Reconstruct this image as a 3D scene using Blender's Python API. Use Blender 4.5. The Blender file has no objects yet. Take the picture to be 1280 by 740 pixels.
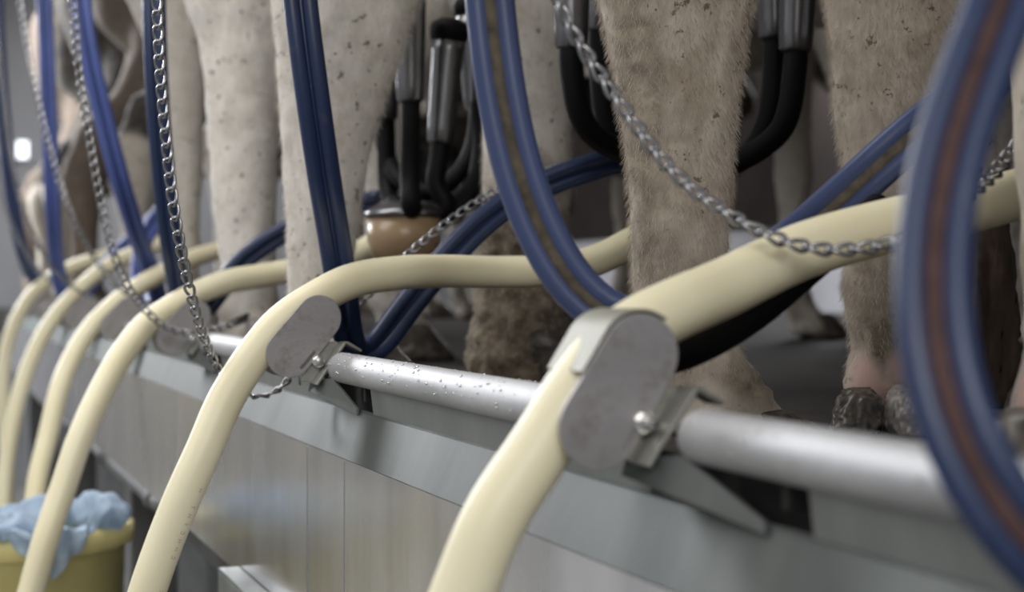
import bpy, bmesh, math, random
import numpy as np
from mathutils import Vector, Matrix, noise

# ------------------------------------------------------------------ camera, world, lights
SC = bpy.context.scene
COL = SC.collection
F = 2000.0                      # focal length in pixels of the 1280 wide frame
H = 1.13                        # camera height over the pit floor
HZ = 358.0                      # picture row of the horizon

cam_d = bpy.data.cameras.new('camera')
cam = bpy.data.objects.new('camera', cam_d); COL.objects.link(cam)
cam.location = (0, 0, H); cam.rotation_euler = (math.radians(90), 0, 0)
cam_d.sensor_width = 36.0; cam_d.lens = F / 1280.0 * 36.0
cam_d.shift_y = -(370.0 - HZ) / 1280.0
cam_d.clip_start = 0.02; cam_d.clip_end = 60
cam_d.dof.use_dof = True; cam_d.dof.focus_distance = 1.27; cam_d.dof.aperture_fstop = 5.8
SC.camera = cam

SC.view_settings.view_transform = 'Standard'; SC.view_settings.look = 'None'
SC.view_settings.gamma = 1.0; SC.view_settings.use_curve_mapping = False
SC.view_settings.exposure = 0.12

TH = math.radians(20.4)         # the rail runs this much to the left of the viewing direction
U = Vector((-math.sin(TH), math.cos(TH), 0))      # along the rail, away
N = Vector((math.cos(TH), math.sin(TH), 0))       # across it, towards the cows
O = Vector((.054, .82, 0))                        # the nearest hose guide
def R(s, n, h):                 # rail frame; h is metres BELOW camera height
    p = O + U * s + N * n
    return Vector((p.x, p.y, H - h))
def P(px, py, d):
    return Vector(((px - 640) / F * d, d, H + (HZ - py) / F * d))

w = bpy.data.worlds.new('world'); SC.world = w; w.use_nodes = True
bgn = w.node_tree.nodes['Background']
bgn.inputs[0].default_value = (.94, .95, 1.0, 1); bgn.inputs[1].default_value = .34

def area(name, loc, aim, sx, sy, power, col):
    l = bpy.data.lights.new(name, 'AREA'); l.shape = 'RECTANGLE'; l.size = sx; l.size_y = sy
    l.energy = power; l.color = col
    o = bpy.data.objects.new(name, l); COL.objects.link(o); o.location = loc
    o.rotation_euler = (Vector(aim) - Vector(loc)).to_track_quat('-Z', 'Y').to_euler()
    return o
area('pit_area_light', R(1.2, -.75, -1.75), R(1.2, -.1, 0), .9, 3.4, 48, (1, .975, .94))
area('pit_area_light', R(-2.3, -.9, -1.35), R(.6, .15, .05), 1.6, 1.0, 34, (1, .98, .95))  # unseen light added behind the camera to brighten the sides facing it
area('pit_area_light', R(5.6, -.9, -1.9), R(5.2, 0, 0), .9, 3.6, 380, (.95, .97, 1))
area('hall_fill', R(5.2, 2.9, -1.9), R(4.4, 1.2, .1), 1.2, 2.5, 110, (.95, .97, 1))  # unseen light added to brighten the cows on the left
area('hall_fill', R(8.0, 1.2, -1.8), R(9.0, 1.6, .0),   .8, 3.0, 40, (.97, .97, 1))  # unseen light added to brighten the far wall

# ------------------------------------------------------------------ object helpers
def tag(o, label=None, cat=None, group=None, kind=None):
    if label: o['label'] = label
    if cat: o['category'] = cat
    if group: o['group'] = group
    if kind: o['kind'] = kind
    return o
def empty(name, loc, label=None, cat=None, group=None):
    o = bpy.data.objects.new(name, None); COL.objects.link(o); o.location = loc
    o.empty_display_size = .05
    return tag(o, label, cat, group)
def link(name, bm, m, parent=None, smooth=True, loc=None):
    """bm is in world coordinates; the origin goes to parent / loc"""
    bmesh.ops.recalc_face_normals(bm, faces=bm.faces)
    off = Vector(parent.matrix_world.translation) if False else (Vector(ORG[parent.name]) if parent else (Vector(loc) if loc else None))
    if off is None:
        c = Vector()
        for v in bm.verts: c += v.co
        c /= max(1, len(bm.verts)); c.z = min(v.co.z for v in bm.verts); off = c
    bmesh.ops.translate(bm, verts=bm.verts, vec=-off)
    me = bpy.data.meshes.new(name); bm.to_mesh(me); bm.free()
    if smooth:
        me.polygons.foreach_set('use_smooth', [True] * len(me.polygons))
    for mm in (m if isinstance(m, (list, tuple)) else [m]): me.materials.append(mm)
    o = bpy.data.objects.new(name, me); COL.objects.link(o)
    if parent: o.parent = parent
    else: o.location = off
    ORG[o.name] = off
    return o
ORG = {}
def thing(name, loc, label, cat, group=None):
    o = empty(name, loc, label, cat, group); ORG[o.name] = Vector(loc); return o

def crom(pts, n=12):
    """Catmull-Rom through pts (Vectors)"""
    p = [pts[0] * 2 - pts[1]] + list(pts) + [pts[-1] * 2 - pts[-2]]
    out = []
    for i in range(1, len(p) - 2):
        a, b, c, d = p[i-1], p[i], p[i+1], p[i+2]
        t0 = 0; t1 = t0 + max(1e-5, (b-a).length ** .5); t2 = t1 + max(1e-5, (c-b).length ** .5); t3 = t2 + max(1e-5, (d-c).length ** .5)
        for k in range(n):
            t = t1 + (t2 - t1) * k / n
            A1 = a*((t1-t)/(t1-t0)) + b*((t-t0)/(t1-t0)); A2 = b*((t2-t)/(t2-t1)) + c*((t-t1)/(t2-t1)); A3 = c*((t3-t)/(t3-t2)) + d*((t-t2)/(t3-t2))
            B1 = A1*((t2-t)/(t2-t0)) + A2*((t-t0)/(t2-t0)); B2 = A2*((t3-t)/(t3-t1)) + A3*((t-t1)/(t3-t1))
            out.append(B1*((t2-t)/(t2-t1)) + B2*((t-t1)/(t2-t1)))
    out.append(p[-2].copy())
    return out
def resample(pts, step=None, n=None):
    L = [0]
    for a, b in zip(pts, pts[1:]): L.append(L[-1] + (b - a).length)
    if n is None: n = max(2, int(round(L[-1] / step)) + 1)
    out = []; j = 0
    for i in range(n):
        t = L[-1] * i / (n - 1)
        while j < len(L) - 2 and L[j+1] < t: j += 1
        f = (t - L[j]) / max(1e-9, L[j+1] - L[j])
        out.append(pts[j].lerp(pts[j+1], min(1, max(0, f))))
    return out
def frames(pts, up=Vector((0, 0, 1))):
    T = []
    for i in range(len(pts)):
        a = pts[max(0, i-1)]; b = pts[min(len(pts)-1, i+1)]
        T.append((b - a).normalized())
    r = up - T[0] * up.dot(T[0])
    if r.length < 1e-3: r = Vector((1, 0, 0)) - T[0] * T[0].x
    r.normalize(); Fr = []
    for t in T:
        r = r - t * r.dot(t); r.normalize()
        Fr.append((t, r.copy(), t.cross(r)))
    return Fr
def sweep(bm, pts, rad, seg=20, cap=True, up=Vector((0, 0, 1))):
    Fr = frames(pts, up); rings = []
    for i, (p, (t, a, b)) in enumerate(zip(pts, Fr)):
        r = rad(i / (len(pts) - 1)) if callable(rad) else rad
        rings.append([bm.verts.new(p + a * (r * math.cos(2*math.pi*k/seg)) + b * (r * math.sin(2*math.pi*k/seg))) for k in range(seg)])
    for A, B in zip(rings, rings[1:]):
        for k in range(seg): bm.faces.new((A[k], A[(k+1) % seg], B[(k+1) % seg], B[k]))
    if cap:
        bm.faces.new(rings[0]); bm.faces.new(rings[-1][::-1])
def round_bar(bm, a, b, r, seg=32, bev=.003):
    """straight bar with rounded rims"""
    d = (b - a).normalized(); L = (b - a).length
    prof = [(0, r - bev)] + [(bev * (1 - math.cos(q)), r - bev + bev * math.sin(q)) for q in (.5, 1.0, 1.57)]
    prof = prof + [(L * k / 20, r) for k in range(1, 20)] + [(L - x, y) for x, y in prof[::-1]]
    lathe(bm, a, d, prof, seg)
def lathe(bm, base, axis, prof, seg=32, cap0=True, cap1=True):
    axis = axis.normalized(); r = axis.orthogonal().normalized(); q = axis.cross(r)
    rings = []
    for x, y in prof:
        rings.append([bm.verts.new(base + axis * x + r * (y * math.cos(2*math.pi*k/seg)) + q * (y * math.sin(2*math.pi*k/seg))) for k in range(seg)])
    for A, B in zip(rings, rings[1:]):
        for k in range(seg): bm.faces.new((A[k], A[(k+1) % seg], B[(k+1) % seg], B[k]))
    if cap0: bm.faces.new(rings[0])
    if cap1: bm.faces.new(rings[-1][::-1])
def slab(bm, outline, ex, bev=.0008):
    """outline: list of world points (planar), extruded by vector ex, bevelled"""
    vs = [bm.verts.new(p) for p in outline]; f = bm.faces.new(vs)
    r = bmesh.ops.extrude_face_region(bm, geom=[f])
    nv = [g for g in r['geom'] if isinstance(g, bmesh.types.BMVert)]
    bmesh.ops.translate(bm, verts=nv, vec=ex)
    if bev:
        es = {e for v in vs + nv for e in v.link_edges}
        bmesh.ops.bevel(bm, geom=list(es), offset=bev, segments=2, affect='EDGES', profile=.5)
def boxs(bm, s0, s1, n0, n1, h0, h1, bev=.002):
    slab(bm, [R(s0, n0, h0), R(s0, n1, h0), R(s0, n1, h1), R(s0, n0, h1)], U * (s1 - s0), bev)

# ------------------------------------------------------------------ materials
def mat(name):
    m = bpy.data.materials.new(name); m.use_nodes = True
    nt = m.node_tree; b = nt.nodes['Principled BSDF']
    return m, nt, b
def nd(nt, t, **kw):
    n = nt.nodes.new(t)
    for k, v in kw.items():
        if k.startswith('i_'):
            n.inputs[int(k[2:]) if k[2:].isdigit() else k[2:]].default_value = v
        else: setattr(n, k, v)
    return n
def L(nt, a, b): nt.links.new(a, b)
def noise_tex(nt, scale, detail=4, rough=.55, mapscale=None, coord='Object'):
    tc = nd(nt, 'ShaderNodeTexCoord'); n = nd(nt, 'ShaderNodeTexNoise')
    n.inputs['Scale'].default_value = scale; n.inputs['Detail'].default_value = detail; n.inputs['Roughness'].default_value = rough
    if mapscale:
        mp = nd(nt, 'ShaderNodeMapping'); mp.inputs['Scale'].default_value = mapscale
        if len(mapscale) == 3: mp.inputs['Rotation'].default_value = (0, 0, -TH)
        L(nt, tc.outputs[coord], mp.inputs[0]); L(nt, mp.outputs[0], n.inputs['Vector'])
    else: L(nt, tc.outputs[coord], n.inputs['Vector'])
    return n.outputs['Fac']
def ramp(nt, fac, stops):
    r = nd(nt, 'ShaderNodeValToRGB'); e = r.color_ramp.elements
    while len(e) < len(stops): e.new(.5)
    for k, (p, c) in enumerate(stops):
        e[k].position = p; e[k].color = (*c, 1) if len(c) == 3 else c
    L(nt, fac, r.inputs[0]); return r.outputs[0]
def mix(nt, f, a, b):
    m = nd(nt, 'ShaderNodeMix', data_type='RGBA')
    if isinstance(f, float): m.inputs[0].default_value = f
    else: L(nt, f, m.inputs[0])
    for s, v in ((6, a), (7, b)):
        if isinstance(v, tuple): m.inputs[s].default_value = (*v, 1)
        else: L(nt, v, m.inputs[s])
    return m.outputs[2]
def g(v): return (v, v, v)
def bump(nt, b, h, strength=.3, dist=.002):
    n = nd(nt, 'ShaderNodeBump'); n.inputs['Strength'].default_value = strength; n.inputs['Distance'].default_value = dist
    L(nt, h, n.inputs['Height']); L(nt, n.outputs[0], b.inputs['Normal'])
def simple(name, col, rough=.5, metal=0, var=.12, scale=30, bmp=0, spec=None, mapscale=None):
    m, nt, b = mat(name)
    f = noise_tex(nt, scale, 5, .6, mapscale)
    lo = tuple(c * (1 - var) for c in col); hi = tuple(min(1, c * (1 + var)) for c in col)
    L(nt, ramp(nt, f, [(.3, lo), (.7, hi)]), b.inputs['Base Color'])
    b.inputs['Metallic'].default_value = metal; b.inputs['Roughness'].default_value = rough
    if spec is not None: b.inputs['Specular IOR Level'].default_value = spec
    if bmp: bump(nt, b, f, bmp, .001)
    return m

def m_hose():
    m, nt, b = mat('cream_rubber')
    f = noise_tex(nt, 9, 4)
    L(nt, ramp(nt, f, [(.3, (.86, .79, .54)), (.7, (.90, .845, .62))]), b.inputs['Base Color'])
    b.inputs['Roughness'].default_value = .42
    b.inputs['Subsurface Weight'].default_value = .25; b.inputs['Subsurface Radius'].default_value = (.012, .009, .004)
    b.inputs['Subsurface Scale'].default_value = 1.0
    return m
def m_blue(name='blue_rubber', dirt=.25, base=(.034, .050, .118)):
    m, nt, b = mat(name)
    f = noise_tex(nt, 60, 6, .7); f2 = noise_tex(nt, 7, 3, .6)
    c = ramp(nt, f2, [(.3, base), (.7, tuple(x * 1.35 for x in base))])
    dm = ramp(nt, f, [(.60, g(0)), (.75, g(dirt))])
    L(nt, mix(nt, dm, c, (.22, .19, .15)), b.inputs['Base Color'])
    b.inputs['Roughness'].default_value = .37
    return m
M = {}
M['hose'] = m_hose()
M['blue'] = m_blue()
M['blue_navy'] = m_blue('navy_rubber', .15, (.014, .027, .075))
M['blue_lit'] = m_blue('lit_blue_rubber', .15, (.060, .088, .26))  # same blue rubber, base raised to carry brighter light and lens haze
M['blue_print'] = simple('print_ink', (.62, .42, .30), .6)
M['web_dirt'] = simple('dried_mud', (.085, .07, .05), .9, 0, .45, 90, .6)
M['web_brown'] = simple('brown_rubber_web', (.07, .036, .032), .8, 0, .35, 60, .3)
M['web_blue'] = m_blue('blue_web', .8, (.015, .026, .075))

def m_galv():
    m, nt, b = mat('galvanised_steel')
    f = noise_tex(nt, 14, 5, .6, (1, .25, 1)); f2 = noise_tex(nt, 130, 4, .6)
    c = ramp(nt, f, [(.3, (.40, .405, .42)), (.7, (.58, .585, .60))])
    sp = ramp(nt, f2, [(.56, g(0)), (.70, g(.35))])
    L(nt, mix(nt, sp, c, (.38, .37, .33)), b.inputs['Base Color'])
    b.inputs['Metallic'].default_value = .75
    L(nt, ramp(nt, f, [(.3, g(.52)), (.7, g(.68))]), b.inputs['Roughness'])
    bump(nt, b, f2, .15, .0006)
    return m
M['galv'] = m_galv()
M['chain'] = simple('zinc_wire', (.36, .36, .37), .27, .95, .2, 200)
M['plate'] = None
def m_plate():
    m, nt, b = mat('brushed_guide_plate')
    f = noise_tex(nt, 22, 6, .65); f2 = noise_tex(nt, 45, 5, .7)
    c = ramp(nt, f, [(.32, (.30, .287, .29)), (.68, (.42, .405, .405))])
    st = ramp(nt, f2, [(.5, g(0)), (.66, g(.5))])
    L(nt, mix(nt, st, c, (.13, .105, .075)), b.inputs['Base Color'])
    b.inputs['Metallic'].default_value = .55; b.inputs['Roughness'].default_value = .5
    bump(nt, b, f2, .1, .0005)
    return m
M['plate'] = m_plate()
M['bracket'] = simple('zinc_bracket', (.30, .30, .27), .4, .5, .25, 25, .1)
M['strap'] = simple('olive_strap', (.27, .265, .215), .5, .2, .15, 20)
M['bolt'] = simple('bright_bolt', (.75, .74, .72), .22, 1, .2, 80)

def m_panel(name, c0, c1, rough, streak=1.0):
    m, nt, b = mat(name)
    # brushed vertically: noise squeezed along the panel, stretched up and down
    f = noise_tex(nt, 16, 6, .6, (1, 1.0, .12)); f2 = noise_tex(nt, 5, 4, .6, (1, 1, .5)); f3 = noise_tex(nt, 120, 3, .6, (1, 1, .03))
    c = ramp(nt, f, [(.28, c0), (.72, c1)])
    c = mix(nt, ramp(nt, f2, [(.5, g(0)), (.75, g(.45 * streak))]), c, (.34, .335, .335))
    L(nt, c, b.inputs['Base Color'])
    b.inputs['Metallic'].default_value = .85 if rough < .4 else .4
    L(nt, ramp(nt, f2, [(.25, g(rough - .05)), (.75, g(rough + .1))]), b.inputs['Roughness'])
    bump(nt, b, f3, .12, .0006)
    return m
M['skirt'] = m_panel('brushed_skirt_steel', (.42, .415, .43), (.60, .59, .61), .21)
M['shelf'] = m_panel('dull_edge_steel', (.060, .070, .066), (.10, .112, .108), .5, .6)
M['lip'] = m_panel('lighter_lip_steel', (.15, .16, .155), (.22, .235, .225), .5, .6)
M['recess'] = simple('black_recess_shade', (.012, .011, .010), .8)  # near-black colour stands in for shade in the gap under the rail
M['dark_steel'] = simple('dark_grimy_steel', (.055, .055, .055), .6, .3, .5, 12)
M['mid_steel'] = simple('grey_painted_steel', (.11, .11, .115), .5, .4, .3, 9)
M['black_rubber'] = simple('black_rubber', (.004, .004, .0045), .55, 0, .2, 30, 0, .14)
M['steel_shell'] = simple('stainless_shell', (.20, .20, .21), .28, .95, .15, 20)
M['amber'] = simple('amber_bowl', (.30, .21, .12), .3, 0, .2, 10)
M['yellow'] = simple('yellow_plastic', (.80, .70, .30), .45, 0, .12, 5)
M['towel'] = simple('blue_grey_towel', (.64, .76, .92), .95, 0, .15, 60, .4)
M['towel_dirty'] = simple('grey_towel', (.50, .57, .66), .95, 0, .2, 25, .4)
M['floor'] = simple('wet_rubber_floor', (.045, .04, .037), .8, 0, .4, 6, .2, .12)
M['pit'] = simple('pit_concrete', (.20, .20, .19), .7, 0, .2, 4)
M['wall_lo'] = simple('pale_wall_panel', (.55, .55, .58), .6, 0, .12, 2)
M['wall_near'] = simple('dark_brown_wall', (.045, .036, .031), .85, 0, .4, 3)  # darker brown for the near stretch of the back wall
M['wall_hi'] = simple('brown_shaded_boards', (.022, .015, .012), .85, 0, .3, 3)  # brown darkened so the colour carries the shade on the upper wall
M['wall_far'] = simple('far_wall_paint', (.19, .19, .195), .7, 0, .12, 1.5)
M['ceiling'] = simple('ceiling_boards', (.16, .155, .15), .8, 0, .2, 2)

def m_cow(name, white, dark, patch_scale, patch_at, seed):
    m, nt, b = mat(name)
    at = nd(nt, 'ShaderNodeAttribute', attribute_name='mud'); ap = nd(nt, 'ShaderNodeAttribute', attribute_name='skin')
    f = noise_tex(nt, patch_scale, 2, .4)
    tc = nd(nt, 'ShaderNodeTexCoord'); sep = nd(nt, 'ShaderNodeSeparateXYZ'); L(nt, tc.outputs['Object'], sep.inputs[0])
    fn = noise_tex(nt, 170, 5, .65, (1, 1, .35)); fm = noise_tex(nt, 26, 6, .7); fs = noise_tex(nt, 75, 3, .7)
    base = ramp(nt, fn, [(.25, tuple(c * .80 for c in white)), (.75, white)])
    # black and brown coat patches only on the trunk and upper leg
    ad = nd(nt, 'ShaderNodeMath', operation='MULTIPLY_ADD'); L(nt, sep.outputs[2], ad.inputs[0]); ad.inputs[1].default_value = 1.0; 
    L(nt, f, ad.inputs[2])
    pt = ramp(nt, ad.outputs[0], [(min(.98, patch_at), g(0)), (min(1.0, patch_at + .02), g(1))]) if patch_at < 1 else None
    if pt is not None: base = mix(nt, pt, base, dark)
    # light soiling and small dried specks
    soil = ramp(nt, fm, [(.44, g(0)), (.66, g(.62 if seed == 0 else .30))])
    base = mix(nt, soil, base, (.27, .215, .15))
    speck = ramp(nt, fs, [(.62, g(0)), (.67, g(.85))])
    base = mix(nt, speck, base, (.11, .085, .06))
    base = mix(nt, ap.outputs['Fac'], base, (.50, .345, .30))
    mc = ramp(nt, fs, [(.3, (.10, .078, .055)), (.7, (.30, .25, .185))])
    L(nt, mix(nt, at.outputs['Fac'], base, mc), b.inputs['Base Color'])
    b.inputs['Roughness'].default_value = .85; b.inputs['Specular IOR Level'].default_value = .25
    b.inputs['Sheen Weight'].default_value = .15
    bump(nt, b, fn, .5, .002)
    return m
M['cow_cream'] = m_cow('cream_coat', (.56, .49, .41), (.03, .025, .02), 1.6, 1.1, 0)
M['cow_white'] = m_cow('white_coat', (.80, .755, .69), (.03, .025, .02), 1.6, 1.1, 1)
M['cow_grey'] = m_cow('greyish_coat', (.60, .56, .50), (.03, .025, .02), 1.6, 1.1, 4)
M['cow_brown'] = m_cow('dark_brown_coat', (.13, .10, .08), (.03, .02, .015), 1.6, 1.1, 2)
M['cow_pied'] = m_cow('black_pied_coat', (.46, .42, .36), (.03, .027, .025), 1.6, .88, 3)
M['horn'] = simple('wet_hoof_horn', (.10, .088, .075), .32, 0, .75, 70, .8)
M['horn2'] = simple('grey_hoof_horn', (.24, .22, .21), .38, 0, .6, 50, .6)
M['tailhair'] = simple('matted_brown_hair', (.05, .032, .022), .9, 0, .5, 90, .8, None, (1, 1, .2))

# ------------------------------------------------------------------ the setting
FLOOR_H = .125
bm = bmesh.new(); boxs(bm, -2.5, 9, .05, 3.7, FLOOR_H, FLOOR_H + .08, 0)
tag(link('floor', bm, M['floor'], smooth=False), kind='structure')
bm = bmesh.new(); boxs(bm, -2.5, 9, -3.0, .5, H, H + .05, 0)
tag(link('floor', bm, M['pit'], smooth=False), kind='structure')
bm = bmesh.new(); boxs(bm, -2.5, 9, .42, .50, FLOOR_H + .08, H, 0)
tag(link('wall_pit', bm, M['dark_steel'], smooth=False), kind='structure')
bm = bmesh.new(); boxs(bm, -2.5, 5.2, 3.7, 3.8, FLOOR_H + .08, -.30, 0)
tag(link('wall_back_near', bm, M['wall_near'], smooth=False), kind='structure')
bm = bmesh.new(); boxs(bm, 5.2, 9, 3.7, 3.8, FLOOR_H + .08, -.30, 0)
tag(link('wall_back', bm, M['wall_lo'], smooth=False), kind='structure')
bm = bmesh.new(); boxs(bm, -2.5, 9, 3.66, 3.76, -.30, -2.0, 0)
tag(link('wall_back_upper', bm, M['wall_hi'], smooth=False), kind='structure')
bm = bmesh.new(); boxs(bm, 9, 9.1, -3.0, 3.8, H, -2.0, 0)
tag(link('wall_far', bm, M['wall_far'], smooth=False), kind='structure')
bm = bmesh.new(); boxs(bm, -.4, 9, -.3, 3.8, -2.0, -2.06, 0)
tag(link('ceiling', bm, M['ceiling'], smooth=False), kind='structure')

# two small glowing panes with a frame on the far wall
m, nt, b = mat('bright_pane'); b.inputs['Emission Color'].default_value = (.9, .95, 1, 1); b.inputs['Emission Strength'].default_value = 1.6
b.inputs['Base Color'].default_value = (.8, .85, .9, 1); M['pane'] = m
wc = P(27, 175, 8.7); sw = (wc - O).dot(N)
bm = bmesh.new(); hw = H - wc.z
for a_ in (-.075, .011): boxs(bm, 8.985, 8.998, sw + a_, sw + a_ + .064, hw - .05, hw + .05, 0)
tag(link('bright_panes', bm, M['pane'], smooth=False), kind='structure')
bm = bmesh.new(); boxs(bm, 8.975, 8.998, sw - .012, sw + .010, hw - .06, hw + .06, 0); boxs(bm, 8.975, 8.998, sw - .09, sw + .09, hw + .051, hw + .066, 0)
tag(link('bright_panes_frame', bm, M['wall_far'], smooth=False), kind='structure')

# ------------------------------------------------------------------ platform edge: lip, shelf, skirt
SP = .715
S_END = 6.2
def strip_bm(profile, s0, s1, nseg=1):
    """profile: list of (n,h) swept along the rail"""
    bm = bmesh.new(); rows = []
    for i in range(nseg + 1):
        s = s0 + (s1 - s0) * i / nseg
        rows.append([bm.verts.new(R(s, n, h)) for n, h in profile])
    for A, B in zip(rows, rows[1:]):
        for k in range(len(profile)): bm.faces.new((A[k], A[(k+1) % len(profile)], B[(k+1) % len(profile)], B[k]))
    bm.faces.new(rows[0]); bm.faces.new(rows[-1][::-1])
    return bm
edge = thing('platform_edge', R(0, 0, .30), 'folded grey steel edging and brushed skirt panel under the rail pipes', 'steel panel')
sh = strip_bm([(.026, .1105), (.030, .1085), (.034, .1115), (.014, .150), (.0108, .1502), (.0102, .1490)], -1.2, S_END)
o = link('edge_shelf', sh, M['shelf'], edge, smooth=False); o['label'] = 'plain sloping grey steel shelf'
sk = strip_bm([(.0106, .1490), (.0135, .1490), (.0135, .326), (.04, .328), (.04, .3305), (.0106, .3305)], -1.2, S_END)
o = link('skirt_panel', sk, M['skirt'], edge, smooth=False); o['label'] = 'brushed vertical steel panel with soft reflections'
for s in (.60, .74, 2.35, 3.6):
    bm = bmesh.new(); boxs(bm, s, s + .0010, .0099, .0106, .152, .328, 0)
    link('panel_seam', bm, M['skirt'], edge, smooth=False)
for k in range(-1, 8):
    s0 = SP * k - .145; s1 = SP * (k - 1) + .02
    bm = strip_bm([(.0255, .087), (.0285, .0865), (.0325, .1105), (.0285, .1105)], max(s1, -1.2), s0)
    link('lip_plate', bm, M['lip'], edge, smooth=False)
bm = bmesh.new(); boxs(bm, -1.2, S_END, .045, .049, .09, FLOOR_H + .1, 0)
link('back_plate', bm, M['recess'], edge, smooth=False)  # coloured black to read as the shaded gap

# ------------------------------------------------------------------ rail pipes
rnd = random.Random(4)
place = ['nearest the camera, on the right', 'between the two big hose guides', 'behind the second hose guide', 'third from the camera', 'fourth from the camera', 'fifth from the camera', 'sixth from the camera', 'farthest along the edge']
rl_lab = ['shiny galvanised rail pipe at the right edge behind the brown-striped hose', 'wet galvanised rail pipe between the two nearest grey hose guides',
  'short visible rail pipe end between the second and third hose guides', 'blurred rail pipe between third and fourth hose guides',
  'blurred rail pipe between fourth and fifth hose guides', 'blurred rail pipe between fifth and sixth hose guides', 'blurred rail pipe between sixth and seventh hose guides']
for k in range(0, 7):
    s1 = SP * k - .037; s0 = SP * (k - 1) + .035
    if k == 0: s0 = -1.1
    rp = thing('rail_pipe', R((s0 + s1) / 2, .028, .0742 + .0135), rl_lab[k], 'rail pipe', 'rail pipes along the platform edge')
    bm = bmesh.new(); round_bar(bm, R(s1, .028, .0742), R(s0, .028, .0742), .0138, 40, .004)
    link('pipe', bm, M['galv'], rp)
    for ss in (s0 + .09, s1 - .09):
        bm = bmesh.new(); boxs(bm, ss, ss + .006, .026, .047, .086, .1, .001)
        link('weld_tab', bm, M['recess'], rp, smooth=False)
    if k in (0, 1):
        bm = bmesh.new()
        for _ in range(150 if k == 1 else 70):
            s = rnd.uniform(s0 + .1 if k == 1 else -.5, s1 - .01); a = rnd.uniform(-.2, 1.9) + math.pi / 2
            n_ = .0139 * math.cos(a); z_ = .0139 * math.sin(a)
            p = R(s, .028 + n_, .0742 - z_); r = rnd.choice([.0004, .0006, .0009, .0013])
            mtx = Matrix.Translation(p) @ Matrix.Diagonal((1, 1, .8, 1))
            bmesh.ops.create_icosphere(bm, subdivisions=1, radius=r, matrix=mtx)
        wd = link('water_droplets', bm, M['bolt'], rp); wd['kind'] = 'stuff'

# ------------------------------------------------------------------ hose guides (two stadium plates, spacer, bracket, bolt)
def stadium(c, ax, rt, rb, half, n=18):
    """outline of a tilted rounded plate; c world centre, ax unit long axis in the (N,Z) plane"""
    side = Vector((0, 0, 0)); Zv = Vector((0, 0, 1)); an = ax.dot(N); az = ax.z
    side = N * az - Zv * an
    pts = []
    for i in range(n + 1):
        a = math.pi * i / n; pts.append(c + ax * half + side * (rt * math.cos(a)) + ax * (rt * math.sin(a)))
    for i in range(n + 1):
        a = math.pi + math.pi * i / n; pts.append(c - ax * half + side * (rb * math.cos(a)) + ax * (rb * math.sin(a)))
    return pts, side
guide_lab = ['large dull grey rounded hose guide nearest the camera, stained face', 'second grey rounded hose guide from the camera, bolt beside a U-shaped bracket',
  'third hose guide, partly behind the sharp hanging chain', 'fourth hose guide from the camera, blurred', 'fifth hose guide from the camera, blurred',
  'sixth hose guide from the camera, small and blurred', 'seventh hose guide, farthest along the rail']
tilts = [32, 40, 42, 42, 40, 42, 40]
gh = [.0535, .046, .055, .056, .055, .055, .055]
GUIDE = []
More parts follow.
